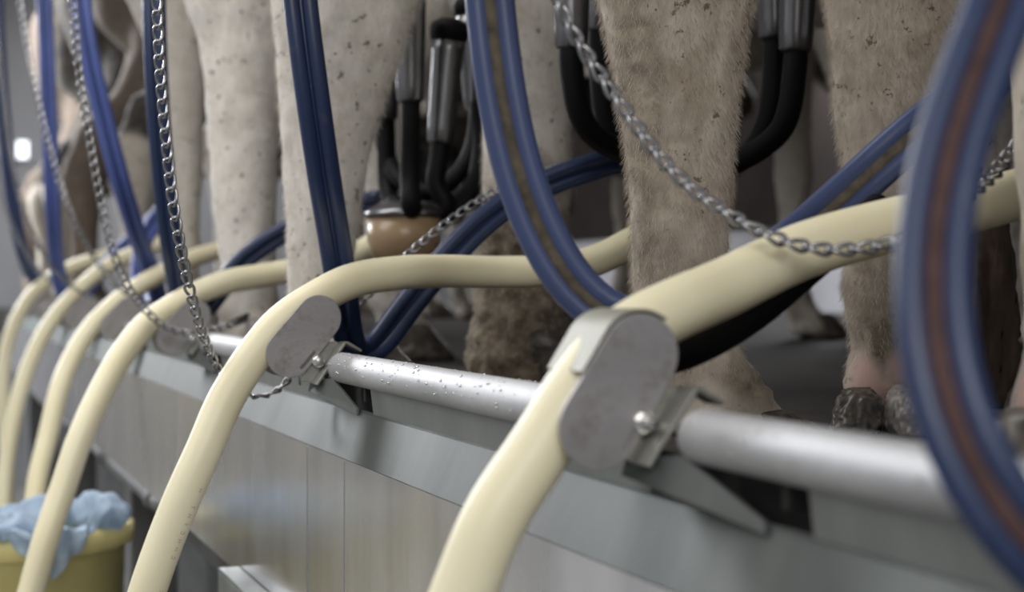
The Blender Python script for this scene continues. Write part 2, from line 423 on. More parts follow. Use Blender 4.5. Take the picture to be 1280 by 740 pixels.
for k in range(7):
    s = SP * k; t = math.radians(tilts[k])
    gd = thing('hose_guide', R(s, 0, .105), guide_lab[k], 'hose guide', 'rounded hose guides along the rail')
    ax = (N * math.sin(t) + Vector((0, 0, 1)) * math.cos(t)).normalized()
    c = R(s, .002, gh[k])
    GUIDE.append((c, ax))
    pts, side = stadium(c, ax, .0215, .0225, .0215)
    bm = bmesh.new(); slab(bm, pts, U * .0025, .0006)
    link('guide_plate', bm, M['plate'], gd, smooth=False)
    pts2, _ = stadium(c + U * .045, ax, .0215, .0225, .0215)
    bm = bmesh.new(); slab(bm, pts2, U * .0025, .0006)
    link('guide_plate', bm, M['bracket'], gd, smooth=False)
    if k == 0:      # curved strap joining both plates over the hose
        op, _ = stadium(c, ax, .0226, .0226, .0215, 24); sd = side if side.x > 0 else -side
        sel = [p for p in op if (p - c).dot(ax) > .0214 and not ((p - c).dot(sd) > .004)]
        sel.sort(key=lambda p: (p - c).dot(sd))
        sel = [c - sd * .0226 + ax * q for q in (-.003, .003, .009, .015)] + sel
        bm = bmesh.new(); rws = []
        for p in sel:
            nn = (p - c - ax * max(-.0215, min(.0215, (p - c).dot(ax)))).normalized()
            rws.append([bm.verts.new(q) for q in (p, p + U * .0475, p + U * .0475 + nn * .0012, p + nn * .0012)])
        for A_, B_ in zip(rws, rws[1:]):
            for q in range(4): bm.faces.new((A_[q], A_[(q+1) % 4], B_[(q+1) % 4], B_[q]))
        bm.faces.new(rws[0]); bm.faces.new(rws[-1][::-1])
        link('guide_strap', bm, M['strap'], gd, smooth=False)
    # spacer bar joining the plates at the lower inner side
    bm = bmesh.new(); q = c + side * .017 - ax * .018
    slab(bm, [q + side * a + ax * b for a, b in ((-.002, -.008), (.002, -.008), (.002, .014), (-.002, .014))], U * .047, .0004)
    link('spacer', bm, M['bracket'], gd, smooth=False)
    # bracket web, flange towards the rail, top lug and foot
    W = lambda n_, h_, ds=0: R(s + ds, n_, h_)
    sc = 1.0
    bm = bmesh.new()
    slab(bm, [W(.000, .0885, .004), W(.0095, .0905, .004), W(.0365, .0535, .004), W(.033, .0515, .004), W(.022, .0525, .004), W(.010, .068, .004)], U * .003, .0005)
    link('bracket_web', bm, M['bracket'], gd, smooth=False)
    bm = bmesh.new()   # flange bent towards the rail end, with its turned lip
    slab(bm, [W(.0085, .0905, -.018), W(.0105, .0915, -.018), W(.0375, .0535, -.018), W(.0355, .0520, -.018)], U * .022, .0004)
    slab(bm, [W(.0355, .0520, -.018), W(.0375, .0535, -.018), W(.0520, .0615, -.018), W(.0525, .0590, -.018), W(.0400, .0515, -.018)], U * .022, .0004)
    link('bracket_flange', bm, M['bracket'], gd, smooth=False)
    bm = bmesh.new()   # tapered foot lying on the lip
    slab(bm, [R(s + .012, .010, .0895), R(s + .016, .009, .099), R(s - .113, .0215, .1120), R(s - .110, .0225, .1065), R(s - .032, .020, .0840)], N * .003, .0006)
    link('bracket_foot', bm, M['shelf'], gd, smooth=False)
    b0 = W(.0150, .0700, .000)
    bm = bmesh.new()
    lathe(bm, b0, -U, [(0, .0058), (.0012, .0058)], 20)
    lathe(bm, b0 - U * .0012, -U, [(0, .0048), (.0052, .0048), (.0060, .0038)], 6)
    lathe(bm, b0 - U * .0072, -U, [(0, .0030), (.0065, .0030), (.0072, .0022)], 14)
    link('bolt', bm, M['bolt'], gd, smooth=False)

# ------------------------------------------------------------------ cream milk hoses
def px(lst): return [P(*q) for q in lst]
HOSE = [
 ('big cream milk hose nearest the camera, over the stained guide', [(470, 1120, .80), (500, 980, .80), (545, 840, .81), (580, 740, .815), (620, 645, .82), (674, 562, .832), (729, 478, .842), (760, 440, .848), (798, 410, .858), (840, 388, .875), (905, 360, .91), (1000, 315, .95), (1100, 285, .99), (1200, 262, 1.03), (1300, 232, 1.10), (1420, 170, 1.2), (1480, 60, 1.25)]),
 ('long cream milk hose arching over the second guide to the cow', [(120, 1020, 1.44), (150, 860, 1.44), (184, 740, 1.44), (205, 680, 1.445), (229, 620, 1.45), (256, 560, 1.46), (281, 502, 1.475), (312, 452, 1.49), (350, 405, 1.505), (392, 375, 1.52), (440, 351, 1.545), (500, 341, 1.58), (560, 339, 1.64), (620, 340, 1.68), (680, 338, 1.70), (740, 327, 1.72), (790, 303, 1.74), (830, 278, 1.76), (862, 248, 1.78)]),
 ('third cream milk hose from the camera, ending behind a pale cow leg', [(-10, 900, 2.02), (18, 810, 2.02), (39, 740, 2.03), (57, 675, 2.04), (79, 610, 2.06), (102, 543, 2.08), (130, 483, 2.11), (155, 440, 2.135), (184, 405, 2.16), (215, 384, 2.18), (250, 365, 2.20), (285, 352, 2.215), (325, 345, 2.235), (365, 338, 2.25), (420, 330, 2.25), (470, 305, 2.22), (493, 305, 2.17)]),
 ('fourth cream milk hose from the camera, behind the lone sharp chain', [(30, 730, 2.68), (40, 660, 2.68), (47, 600, 2.70), (60, 545, 2.73), (74, 487, 2.76), (90, 448, 2.80), (112, 412, 2.83), (140, 383, 2.86), (175, 357, 2.90), (215, 335, 2.95), (250, 320, 3.0), (300, 306, 3.06), (340, 290, 3.1)]),
 ('fifth cream milk hose from the camera, blurred', [(0, 700, 3.35), (4, 640, 3.35), (8, 580, 3.37), (20, 510, 3.40), (38, 452, 3.44), (62, 405, 3.48), (92, 368, 3.52), (130, 336, 3.56), (165, 318, 3.6), (205, 303, 3.62), (250, 296, 3.64)]),
 ('sixth cream milk hose from the camera, strongly blurred', [(10, 640, 4.1), (8, 560, 4.1), (4, 500, 4.1), (5, 455, 4.12), (16, 410, 4.14), (38, 370, 4.17), (70, 343, 4.2), (105, 328, 4.22), (150, 315, 4.25)]),
]
for k, (lab, pts) in enumerate(HOSE):
    P3 = px(pts); a0 = P3[0]; sA = (a0 - O).dot(U); nA = (a0 - O).dot(N)   # carry the hose down to the milk line
    P3 = [R(sA, -.012, .86), R(sA, nA * .35 - .02, .87), R(sA, nA * .8 , .80), R(sA, nA, .68)] + ([a0.lerp(R(sA, nA, .68), .35)] if a0.z > H - .55 else []) + P3
    cp = resample(crom(P3, 10), step=.008 if k < 3 else .02)
    root = thing('milk_hose', cp[0], lab, 'hose', 'cream milk hoses over the guides')
    bm = bmesh.new(); sweep(bm, cp, .0170, 32)
    link('hose_tube', bm, M['hose'], root)
    if k == 1:
        # small faded print running down the hose, as illegible as in the photo
        bm = bmesh.new(); Fr = frames(cp); rp_ = random.Random(8)
        idx = [i for i, p in enumerate(cp) if (HZ + 0) and 600 < HZ - (p.z - H) * F / p.y < 742]
        for i in idx:
            for q in range(1):
                if rp_.random() < .22: continue
                t, a, b = Fr[i]; p = cp[i] + t * (q * .004)
                vdir = Vector((.0, -1, 0)); vdir = (vdir - t * vdir.dot(t)).normalized(); sd = t.cross(vdir)
                if sd.x < 0: sd = -sd
                hh = rp_.choice([.0016, .0022, .0022])
                for (u0, u1, w0, w1) in rp_.choice([[(-.0016, -.0009, -1, 1), (-.0009, .0014, .5, 1), (-.0009, .0014, -1, -.6)], [(-.0016, -.0009, -1, 1), (.0009, .0016, -1, 1), (-.0009, .0009, -.2, .2)], [(-.0004, .0004, -1, 1), (-.0016, .0016, .6, 1)]]):
                    quad = []
                    for uu, ww in ((u0, w0), (u1, w0), (u1, w1), (u0, w1)):
                        an = .93 + ww * hh / .017
                        quad.append(bm.verts.new(p + t * uu + (vdir * math.cos(an) + sd * math.sin(an)) * .01712))
                    bm.faces.new(quad)
        o = link('faded_print', bm, M['blue_print'], root, smooth=False); o['label'] = 'small faded reddish print along the hose'

# ------------------------------------------------------------------ twin blue vacuum hoses
def twin(lab, pts, web='web_blue', rt=.0080, twist=None, step=.012, grp='twin blue vacuum hoses', webw=.0, sep=1.02, tube='blue'):
    P3 = px(pts) if not isinstance(pts[0], Vector) else pts
    cp = resample(crom(P3, 10), step=step); n = len(cp)
    root = thing('twin_vacuum_hose', cp[0], lab, 'hose', grp)
    A = []; B = []; Wn = []; prev = None
    for i, p in enumerate(cp):
        t = (cp[min(n-1, i+1)] - cp[max(0, i-1)]).normalized()
        v = (p - Vector((0, 0, H))).normalized()
        sd = t.cross(v)
        if sd.length < .05: sd = prev
        sd = sd.normalized()
        if prev is not None and sd.dot(prev) < 0: sd = -sd
        prev = sd
        ang = math.radians(twist(i / (n - 1))) if twist else 0
        w_ = sd * math.cos(ang) + t.cross(sd) * math.sin(ang)
        A.append(p + w_ * rt * sep); B.append(p - w_ * rt * sep); Wn.append((w_, t))
    # smooth the side vectors a little
    for X in (A, B):
        for _ in range(6):
            Y = [X[0]] + [(X[i-1] + X[i] * 2 + X[i+1]) / 4 for i in range(1, n - 1)] + [X[-1]]; X[:] = Y
    for X in (A, B):
        bm = bmesh.new(); sweep(bm, X, rt, 20); link('hose_tube', bm, M[tube], root)
    bm = bmesh.new(); rows = []
    for i in range(n):
        w_ = (A[i] - B[i]).normalized(); t = Wn[i][1]; q = t.cross(w_).normalized(); c = (A[i] + B[i]) / 2
        th_ = rt * (.35 + webw)
        rows.append([bm.verts.new(c + w_ * (rt * .55 * a) + q * (th_ * b)) for a, b in ((-1, -1), (1, -1), (1, 1), (-1, 1))])
    for Aq, Bq in zip(rows, rows[1:]):
        for k in range(4): bm.faces.new((Aq[k], Aq[(k+1) % 4], Bq[(k+1) % 4], Bq[k]))
    bm.faces.new(rows[0]); bm.faces.new(rows[-1][::-1])
    link('hose_web', bm, M[web], root)
    return root
TOP = -1.25   # the overhead line runs 1.25 m above the camera
def top_of(px_, d, n=.12):
    """point on the overhead line nearest the station of a hose seen at px_"""
    x = (px_ - 640) / F * d
    s = (d - O.y) * math.cos(TH) - (x - O.x) * math.sin(TH)
    return R(s, .10, TOP)
def hang(first, lst):
    """prepend points that carry a hose from the overhead line to the first seen point"""
    p = P(*lst[0]); q = P(*lst[1]); d = (p - q).normalized()
    t = top_of(lst[0][0], lst[0][2]); t = Vector((t.x, t.y, H - TOP))
    return [t, t.lerp(p, .35) + d * .05, p + d * .22] + px(lst)
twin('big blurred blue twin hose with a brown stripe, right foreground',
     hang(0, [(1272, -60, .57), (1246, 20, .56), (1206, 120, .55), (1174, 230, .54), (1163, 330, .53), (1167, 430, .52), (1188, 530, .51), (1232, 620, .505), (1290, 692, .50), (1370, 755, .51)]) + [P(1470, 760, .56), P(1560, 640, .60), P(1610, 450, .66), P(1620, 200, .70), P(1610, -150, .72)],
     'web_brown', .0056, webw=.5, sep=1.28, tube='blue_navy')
twin('bright blue twin hose with dried mud, looping down behind the nearest guide',
     hang(0, [(608, -50, 1.0), (617, 50, 1.0), (632, 150, 1.0), (655, 240, 1.0), (690, 320, 1.0), (738, 385, 1.0), (795, 412, 1.0), (855, 398, 1.0), (905, 368, 1.02), (955, 330, 1.04), (1005, 292, 1.06), (1075, 228, 1.09), (1150, 160, 1.1), (1250, 90, 1.12), (1360, 30, 1.15), (1440, -20, 1.2)]),
     'web_dirt', .0074, webw=.4, sep=1.12)
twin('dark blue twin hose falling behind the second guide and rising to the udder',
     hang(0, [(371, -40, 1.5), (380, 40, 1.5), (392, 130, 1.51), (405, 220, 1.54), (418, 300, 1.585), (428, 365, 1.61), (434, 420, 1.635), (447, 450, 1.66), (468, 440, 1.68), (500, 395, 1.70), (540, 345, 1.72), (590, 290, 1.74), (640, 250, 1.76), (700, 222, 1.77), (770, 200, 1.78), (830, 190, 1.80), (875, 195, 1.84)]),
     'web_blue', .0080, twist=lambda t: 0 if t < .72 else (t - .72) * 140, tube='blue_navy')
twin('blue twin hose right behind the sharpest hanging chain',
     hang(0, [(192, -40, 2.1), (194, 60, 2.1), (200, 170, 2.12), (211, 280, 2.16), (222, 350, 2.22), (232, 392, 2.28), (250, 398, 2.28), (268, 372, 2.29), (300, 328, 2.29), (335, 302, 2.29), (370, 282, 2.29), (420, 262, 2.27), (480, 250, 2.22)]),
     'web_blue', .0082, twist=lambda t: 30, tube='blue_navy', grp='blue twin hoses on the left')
twin('blue twin hose beside the second chain from the left edge group, slanting down',
     hang(0, [(97, -40, 2.75), (108, 50, 2.75), (128, 140, 2.77), (150, 225, 2.8), (172, 295, 2.89), (190, 345, 2.99), (199, 376, 3.05), (187, 383, 3.10), (174, 352, 3.18), (178, 308, 3.24), (200, 266, 3.30), (232, 238, 3.36)]),
     'web_blue', .0086, tube='blue_lit', grp='blue twin hoses on the left')
twin('blurred blue twin hose hanging straight at far left',
     hang(0, [(54, -40, 3.45), (58, 60, 3.45), (62, 160, 3.46), (66, 260, 3.48), (72, 335, 3.56), (82, 374, 3.61), (102, 372, 3.63), (130, 332, 3.64), (165, 300, 3.65), (195, 270, 3.66)]),
     'web_blue', .0088, twist=lambda t: 20, tube='blue_lit', grp='blue twin hoses on the left')
twin('dim blue twin hose nearest the left border of the view',
     hang(0, [(-6, -40, 4.1), (-2, 60, 4.1), (6, 160, 4.12), (16, 250, 4.14), (30, 320, 4.18), (46, 352, 4.25), (64, 350, 4.27)]),
     'web_blue', .0088, grp='blue twin hoses on the left')

# overhead line the hoses and chains hang from (above the frame)
ov = thing('overhead_pipe', R(2, .10, TOP), 'long steel overhead pipe above the hoses', 'pipe')
bm = bmesh.new(); round_bar(bm, R(-1.2, .10, TOP - .02), R(5.2, .10, TOP - .02), .03, 32, .004); link('pipe', bm, M['galv'], ov)
for s in (-.8, 1.6, 4.6):
    bm = bmesh.new(); round_bar(bm, R(s, .10, TOP - .04), R(s, .10, -2.02), .01, 12, .001); link('hanger_rod', bm, M['mid_steel'], ov)

# ------------------------------------------------------------------ chains
PITCH = .0130
def link_mesh(name, a=.0079, b=.0044, wr=.00145, tw=math.radians(75), n=22, seg=7):
    bm = bmesh.new(); pts = []
    for i in range(n):
        t = 2 * math.pi * i / n
        ct, st = math.cos(t), math.sin(t)
        x = a * math.copysign(abs(ct) ** .85, ct); r = b * math.copysign(abs(st) ** .8, st)
        ph = tw * x / a / 2
        pts.append(Vector((x, r * math.cos(ph), r * math.sin(ph))))
    rings = []
    for i in range(n):
        t = (pts[(i+1) % n] - pts[i-1]).normalized(); u = pts[i].normalized(); u = (u - t * u.dot(t)).normalized(); v = t.cross(u)
        rings.append([bm.verts.new(pts[i] + u * (wr * math.cos(2*math.pi*k/seg)) + v * (wr * math.sin(2*math.pi*k/seg))) for k in range(seg)])
    for i in range(n):
        A, B = rings[i], rings[(i+1) % n]
        for k in range(seg): bm.faces.new((A[k], A[(k+1) % seg], B[(k+1) % seg], B[k]))
    bmesh.ops.recalc_face_normals(bm, faces=bm.faces)
    me = bpy.data.meshes.new(name); bm.to_mesh(me); bm.free()
    me.polygons.foreach_set('use_smooth', [True] * len(me.polygons)); me.materials.append(M['chain'])
    return me
LINK = link_mesh('chain_link')
def chain(lab, pts, rot0, parts=True, seen_from=0, scale=1.0):
    P3 = hang(0, pts)
    dense = crom(P3, 24)
    cp = resample(dense, step=PITCH * scale); n = len(cp)
    root = thing('hanging_chain', cp[0], lab, 'chain', 'hanging steel chains')
    Fr = frames(cp, Vector((1, 0, 0)))
    mats = []
    for i in range(n - 1):
        t = (cp[i+1] - cp[i]).normalized(); c = (cp[i] + cp[i+1]) / 2
        a = Fr[i][1]; a = (a - t * a.dot(t)).normalized(); b = t.cross(a)
        ro = rot0(i / (n - 1)) if callable(rot0) else rot0
        a2 = a * math.cos(ro) + b * math.sin(ro); b2 = t.cross(a2)
        m = Matrix((t, a2, b2)).transposed().to_4x4(); m.translation = c - cp[0]
        mats.append(m @ Matrix.Scale(scale, 4))
    inview = [i for i, p in enumerate(cp[:-1]) if HZ - (p.z - H) * F / p.y > -25]
    inview = inview[:98] if parts else []
    rest = [i for i in range(n - 1) if i not in set(inview)]
    if rest:
        bm = bmesh.new()
        for i in rest: 
            b_ = bmesh.new(); b_.from_mesh(LINK); b_.transform(mats[i]); me = bpy.data.meshes.new('t'); b_.to_mesh(me); b_.free(); bm.from_mesh(me); bpy.data.meshes.remove(me)
        me = bpy.data.meshes.new('chain_links'); bm.to_mesh(me); bm.free()
        me.polygons.foreach_set('use_smooth', [True] * len(me.polygons)); me.materials.append(M['chain'])
        o = bpy.data.objects.new('chain_links', me); COL.objects.link(o); o.parent = root
        o['kind'] = 'stuff'
    for i in inview:
        o = bpy.data.objects.new('chain_link', LINK); COL.objects.link(o); o.parent = root; o.matrix_local = mats[i]
    return root
chain('slack chain sagging from upper middle across the cow leg to the right',
      [(690, -22, .93), (710, 30, .93), (738, 75, .93), (775, 128, .925), (812, 180, .92), (860, 232, .915), (915, 270, .91), (970, 298, .905), (1030, 312, .90), (1095, 308, .90), (1155, 288, .92), (1210, 245, .96), (1258, 200, 1.0), (1300, 140, 1.03), (1330, 60, 1.05), (1345, -120, 1.06)], .9 + 1.35)
chain('sharp steel chain hanging past the third hose guide, then rising along blue hoses',
      [(196, -20, 1.40), (198, 40, 1.40), (202, 110, 1.40), (208, 175, 1.40), (216, 250, 1.405), (228, 320, 1.42), (243, 385, 1.45), (260, 435, 1.49), (282, 474, 1.515), (308, 494, 1.52), (335, 494, 1.53), (356, 480, 1.535), (374, 454, 1.542), (396, 424, 1.575), (414, 414, 1.66), (437, 398, 1.69), (456, 372, 1.79), (520, 310, 1.80), (560, 278, 1.80), (600, 250, 1.805), (650, 226, 1.815), (700, 208, 1.825), (770, 192, 1.84), (850, 180, 1.87)], lambda t: .3 + 1.5 * max(0, min(1, (t - .60) * 6)))
chain('slightly blurred chain between two blue hoses at upper left',
      [(90, -20, 2.0), (95, 46, 2.0), (99, 90, 2.0), (106, 135, 2.0), (114, 185, 2.0), (123, 235, 2.0), (133, 280, 2.0), (145, 325, 2.01), (162, 362, 2.04), (182, 388, 2.085), (206, 408, 2.10), (236, 417, 2.11), (262, 414, 2.10), (286, 406, 2.10), (310, 396, 2.2)], .0)
chain('blurred chain from top left corner crossing the fourth hose guide',
      [(22, -20, 2.5), (29, 30, 2.5), (37, 75, 2.5), (46, 116, 2.5), (58, 169, 2.5), (72, 218, 2.5), (86, 260, 2.5), (102, 295, 2.52), (122, 328, 2.55), (145, 356, 2.6), (175, 376, 2.65), (205, 384, 2.75)], .1, True)
chain('faint blurred chain at far left, second from the border',
      [(-8, -20, 3.1), (-2, 60, 3.1), (6, 140, 3.1), (16, 210, 3.1), (30, 262, 3.12), (46, 302, 3.15), (66, 336, 3.2), (92, 360, 3.25), (120, 374, 3.3), (150, 378, 3.35)], .6, False, 0, 1.1)
chain('faintest chain hugging the left border',
      [(-20, 120, 3.7), (-8, 200, 3.7), (6, 258, 3.7), (22, 296, 3.72), (40, 328, 3.75), (62, 350, 3.8), (90, 360, 3.85)], .6, False, 0, 1.1)

# ------------------------------------------------------------------ cows
def ell(bm, prev, c, a, b, seg=28, ex=1.0):
    ring = []
    for k in range(seg):
        t = 2 * math.pi * k / seg; ct, st = math.cos(t), math.sin(t)
        ring.append(bm.verts.new(c + a * (math.copysign(abs(ct) ** ex, ct)) + b * (math.copysign(abs(st) ** ex, st))))
    if prev:
        for k in range(seg): bm.faces.new((prev[k], prev[(k+1) % seg], ring[(k+1) % seg], ring[k]))
    return ring
def loft(bm, rings, seg=28):
    """rings: (centre, a, b)"""
    prev = None; first = None
    for c, a, b in rings:
        prev = ell(bm, prev, c, a, b, seg)
        if first is None: first = prev
    bm.faces.new(first[::-1]); bm.faces.new(prev)
ZF = H - FLOOR_H          # platform level
GEN = [(.012, .030, .044, .040), (.035, .032, .042, .040), (.065, .022, .034, .033), (.10, .006, .037, .034), (.135, .000, .031, .028), (.20, -.004, .027, .025), (.27, -.004, .028, .026),
       (.33, -.006, .034, .030), (.39, -.010, .043, .033), (.44, -.008, .048, .034), (.50, .012, .046, .035), (.58, .045, .062, .044)]
def cow(name, label, coat, feet, detail, fwd=None, prof=None, muds=(), skins=(), hooves=True, seed=1, amp=1.0, tail=None, scale_leg=1.2, hooftint='horn', body_s=None, wide=1.0, group='milking cows on the platform', fur=0):
    """feet: two hind foot points (s,n) ; prof: {index: (depth, [(py,xl,xr)])} picks traced widths for near legs"""
    fwd = fwd or N; lat = Vector((0, 0, 1)).cross(fwd)
    bm = bmesh.new(); fp = []
    for i, (s, n_) in enumerate(feet):
        f0 = R(s, n_, FLOOR_H)
        fp.append(f0)
        if prof and i in prof:
            d, rows = prof[i]; rings = []
            for (py, xl, xr) in sorted(rows, key=lambda q: -q[0]):
                c = P((xl + xr) / 2, py, d); r = (xr - xl) / 2 / F * d
                z = c.z - ZF
                depth = r * (.86 if z < .25 else .78)
                rings.append((c, Vector((1, 0, 0)) * r, Vector((0, 1, 0)) * depth))
            top = rings[-1]
            f0 = rings[0][0].copy(); f0.z = ZF; fp[-1] = Vector((f0.x, f0.y, ZF))
        else:
            rings = [(Vector((f0.x, f0.y, ZF + z)) + fwd * fo * scale_leg, fwd * (ra * scale_leg), lat * (rb * scale_leg)) for z, fo, ra, rb in GEN]
            top = rings[-1]
        loft(bm, rings)
    mid = (fp[0] + fp[1]) / 2; mid.z = ZF
    if body_s is not None: mid += U * (body_s - (mid - O).dot(U))
    wq = wide
    half = min(.20, abs((fp[0] - fp[1]).dot(lat)) / 2 + .04)
    # thighs from hock to hip
    for i in range(2):
        sgn = 1 if (fp[i] - fp[1-i]).dot(lat) > 0 else -1
        k0 = fp[i].copy()
        if prof and i in prof:
            d, rows = prof[i]; ry = sorted(rows, key=lambda q: q[0])[0]
            k0 = P((ry[1] + ry[2]) / 2, ry[0] + 15, d); r0 = (ry[2] - ry[1]) / 2 / F * d
        else:
            k0 = Vector((fp[i].x, fp[i].y, ZF + .56)) + fwd * .05; r0 = .075
        hip = mid + fwd * .32 + lat * (sgn * .09) + Vector((0, 0, 1.0))
        rr = []
        for t, r in ((0, r0 * .92), (.25, r0 * 1.1), (.5, .125), (.75, .17), (1, .20)):
            c = k0.lerp(hip, t) + fwd * (.05 * math.sin(t * 3.14))
            rr.append((c, fwd * r, lat * (r * .68)))
        loft(bm, rr)
    # trunk
    tr = []
    for f_, zc, hh, ww in ((-.02, 1.10, .10, .08), (.03, 1.08, .22, .17), (.15, 1.05, .30, .23), (.40, 1.0, .36, .28), (.75, .97, .40, .31), (1.10, .97, .38, .30), (1.40, 1.0, .36, .25), (1.62, 1.06, .28, .19), (1.78, 1.12, .18, .13), (2.0, 1.16, .13, .10), (2.12, 1.12, .12, .095), (2.24, 1.02, .11, .10), (2.40, .88, .075, .07), (2.48, .80, .06, .06), (2.5, .78, .03, .03)):
        tr.append((mid + fwd * f_ + Vector((0, 0, zc)), lat * (ww * (.80 if f_ < 1.7 else 1)), (Vector((0, 0, 1)) * (hh if f_ < 2.05 else hh * .9) + fwd * (0 if f_ < 2.05 else hh * .5))))
    loft(bm, tr)
    # udder
    ud = [(mid + fwd * .34 + Vector((0, 0, z)), fwd * rf, lat * rl) for z, rf, rl in ((.50, .05, .05), (.53, .12, .10), (.60, .16, .12), (.72, .18, .13), (.82, .15, .1))]
    loft(bm, ud)
    for a_ in (.27, .41):
        for b_ in (-.06, .06):
            c = mid + fwd * a_ + lat * b_
            loft(bm, [(c + Vector((0, 0, .46)), fwd * .011, lat * .011), (c + Vector((0, 0, .56)), fwd * .016, lat * .016)], 12)
    # fore legs
    for sgn in (-1, 1):
        c = mid + fwd * 1.38 + lat * (.14 * sgn)
        loft(bm, [(c + fwd * fo + Vector((0, 0, z)), fwd * ra, lat * rb) for z, fo, ra, rb in ((.012, .05, .052, .05), (.04, .045, .05, .048), (.08, .02, .038, .037), (.12, .0, .042, .04), (.17, 0, .033, .031), (.30, 0, .034, .032), (.38, .005, .047, .043), (.44, .003, .044, .04), (.55, -.01, .055, .045), (.70, -.03, .09, .06), (.85, -.05, .13, .08), (1.0, -.05, .15, .09))])
    # ears
    hd = mid + fwd * 2.12 + Vector((0, 0, 1.17))
    for sgn in (-1, 1):
        loft(bm, [(hd + lat * sgn * .06, fwd * .02, Vector((0, 0, .02))), (hd + lat * sgn * .13 + Vector((0, 0, -.01)), fwd * .02, Vector((0, 0, .045))), (hd + lat * sgn * .21 + Vector((0, 0, -.03)), fwd * .008, Vector((0, 0, .012)))], 14)
    # tail
    if tail is not None:
        tp = [mid + fwd * -.02 + Vector((0, 0, 1.30)), mid + fwd * -.10 + Vector((0, 0, 1.15)), tail[0].lerp(mid + Vector((0, 0, 1.0)), .5)] + list(tail)
        sweep(bm, resample(crom(tp, 8), step=.02), lambda t: .028 - .014 * t, 12)
    bmesh.ops.recalc_face_normals(bm, faces=bm.faces)
    me = bpy.data.meshes.new('tmp'); bm.to_mesh(me); bm.free()
    o = bpy.data.objects.new('tmp', me); COL.objects.link(o)
    r = o.modifiers.new('r', 'REMESH'); r.mode = 'VOXEL'; r.voxel_size = detail
    sm = o.modifiers.new('s', 'SMOOTH'); sm.factor = .6; sm.iterations = 6 if detail < .008 else 4
    dg = bpy.context.evaluated_depsgraph_get(); ev = o.evaluated_get(dg)
    me2 = bpy.data.meshes.new_from_object(ev)
    bpy.data.objects.remove(o); bpy.data.meshes.remove(me)
    nv = len(me2.vertices); co = np.empty(nv * 3); me2.vertices.foreach_get('co', co); co = co.reshape(-1, 3)
    nr = np.empty(nv * 3); me2.vertices.foreach_get('normal', nr); nr = nr.reshape(-1, 3)
    lump = .0055 if coat == 'cow_cream' else .0032
    mud = np.zeros(nv); skin = np.zeros(nv); disp = np.zeros(nv)
    near = co[:, 2] < ZF + .62
    off = Vector((seed * 7.3, seed * 3.1, 0))
    for i in np.nonzero(near)[0]:
        v = Vector(co[i]); q = v + off
        big = noise.noise(q * 12)
        m_ = 0.0
        for (c, rx, rz, st) in muds:
            dd = math.sqrt(((v.x - c.x) ** 2 + (v.y - c.y) ** 2) / rx ** 2 + ((v.z - c.z) / rz) ** 2)
            m_ = max(m_, st * max(0, min(1, (1.15 + .45 * big + .25 * noise.noise(q * 45) - dd) * 3.5)))
        low = max(0, min(1, (.16 - (v.z - ZF)) / .1))
        m_ = max(m_, low * max(0, min(1, .5 + 1.5 * noise.noise(q * 25))) * .8)
        for (c, rr) in skins:
            dd = (v - c).length / rr
            k_ = max(0, min(1, (1.1 - dd + .3 * big) * 2.5)); skin[i] = max(skin[i], k_); m_ *= (1 - k_)
        mud[i] = m_
        qs = Vector((q.x * 70, q.y * 70, q.z * 28 ))
        disp[i] = .0012 * noise.noise(qs * 1.3) + lump * noise.noise(Vector((q.x * 14, q.y * 14, q.z * 9))) + .0022 * noise.noise(Vector((q.x * 50, q.y * 50, q.z * 30)))
        if m_ > .02:
            cl = noise.noise(q * 60); cl2 = noise.noise(q * 130)
            disp[i] += m_ * (.002 + .0065 * abs(cl) + .004 * cl2) * amp
    co += nr * disp[:, None]
    base = np.array([mid.x, mid.y, ZF]); co -= base
    me2.vertices.foreach_set('co', co.ravel())
    for nm, arr in (('mud', mud), ('skin', skin)):
        at = me2.attributes.new(nm, 'FLOAT', 'POINT'); at.data.foreach_set('value', arr)
    me2.polygons.foreach_set('use_smooth', [True] * len(me2.polygons))
    me2.materials.clear(); me2.materials.append(M[coat])
    me2.name = 'cow'
    root = bpy.data.objects.new('cow', me2); COL.objects.link(root); root.location = base
    ORG[root.name] = Vector(base)
    tag(root, label, 'cow', group)
    # hooves: two claws per foot
    if hooves:
        allf = [(f, fwd, 1.0 * scale_leg / 1.2) for f in fp] + [(mid + fwd * 1.38 + lat * (.14 * s_) + fwd * .03, fwd, 1.0) for s_ in (-1, 1)]
        for j, (f, dr, sc) in enumerate(allf):
            if prof and j in prof: continue
            claws(root, f + dr * .04 * sc, dr, sc, M[hooftint])
    if fur:
        vg = root.vertex_groups.new(name='fur'); 
        for i in np.nonzero(near)[0]:
            z_ = co[i][2]
            if z_ < .46:
                wv = 1 - min(1, mud[i] * .75 + skin[i])
                if wv > .03 and z_ > .05: vg.add([int(i)], float(wv), 'REPLACE')
        pm = root.modifiers.new('fur', 'PARTICLE_SYSTEM'); ps = pm.particle_system; st = ps.settings
        st.type = 'HAIR'; st.count = fur; st.hair_length = .009; st.hair_step = 3; st.display_step = 3; st.render_step = 3
        st.normal_factor = .0006; st.object_align_factor = (0, 0, -.0017); st.factor_random = .0009
        st.root_radius = 1.0; st.tip_radius = .15; st.radius_scale = .00035; st.material = 1
        st.child_type = 'NONE'; ps.vertex_group_density = 'fur'; ps.seed = seed
    return root, mid, fwd, lat
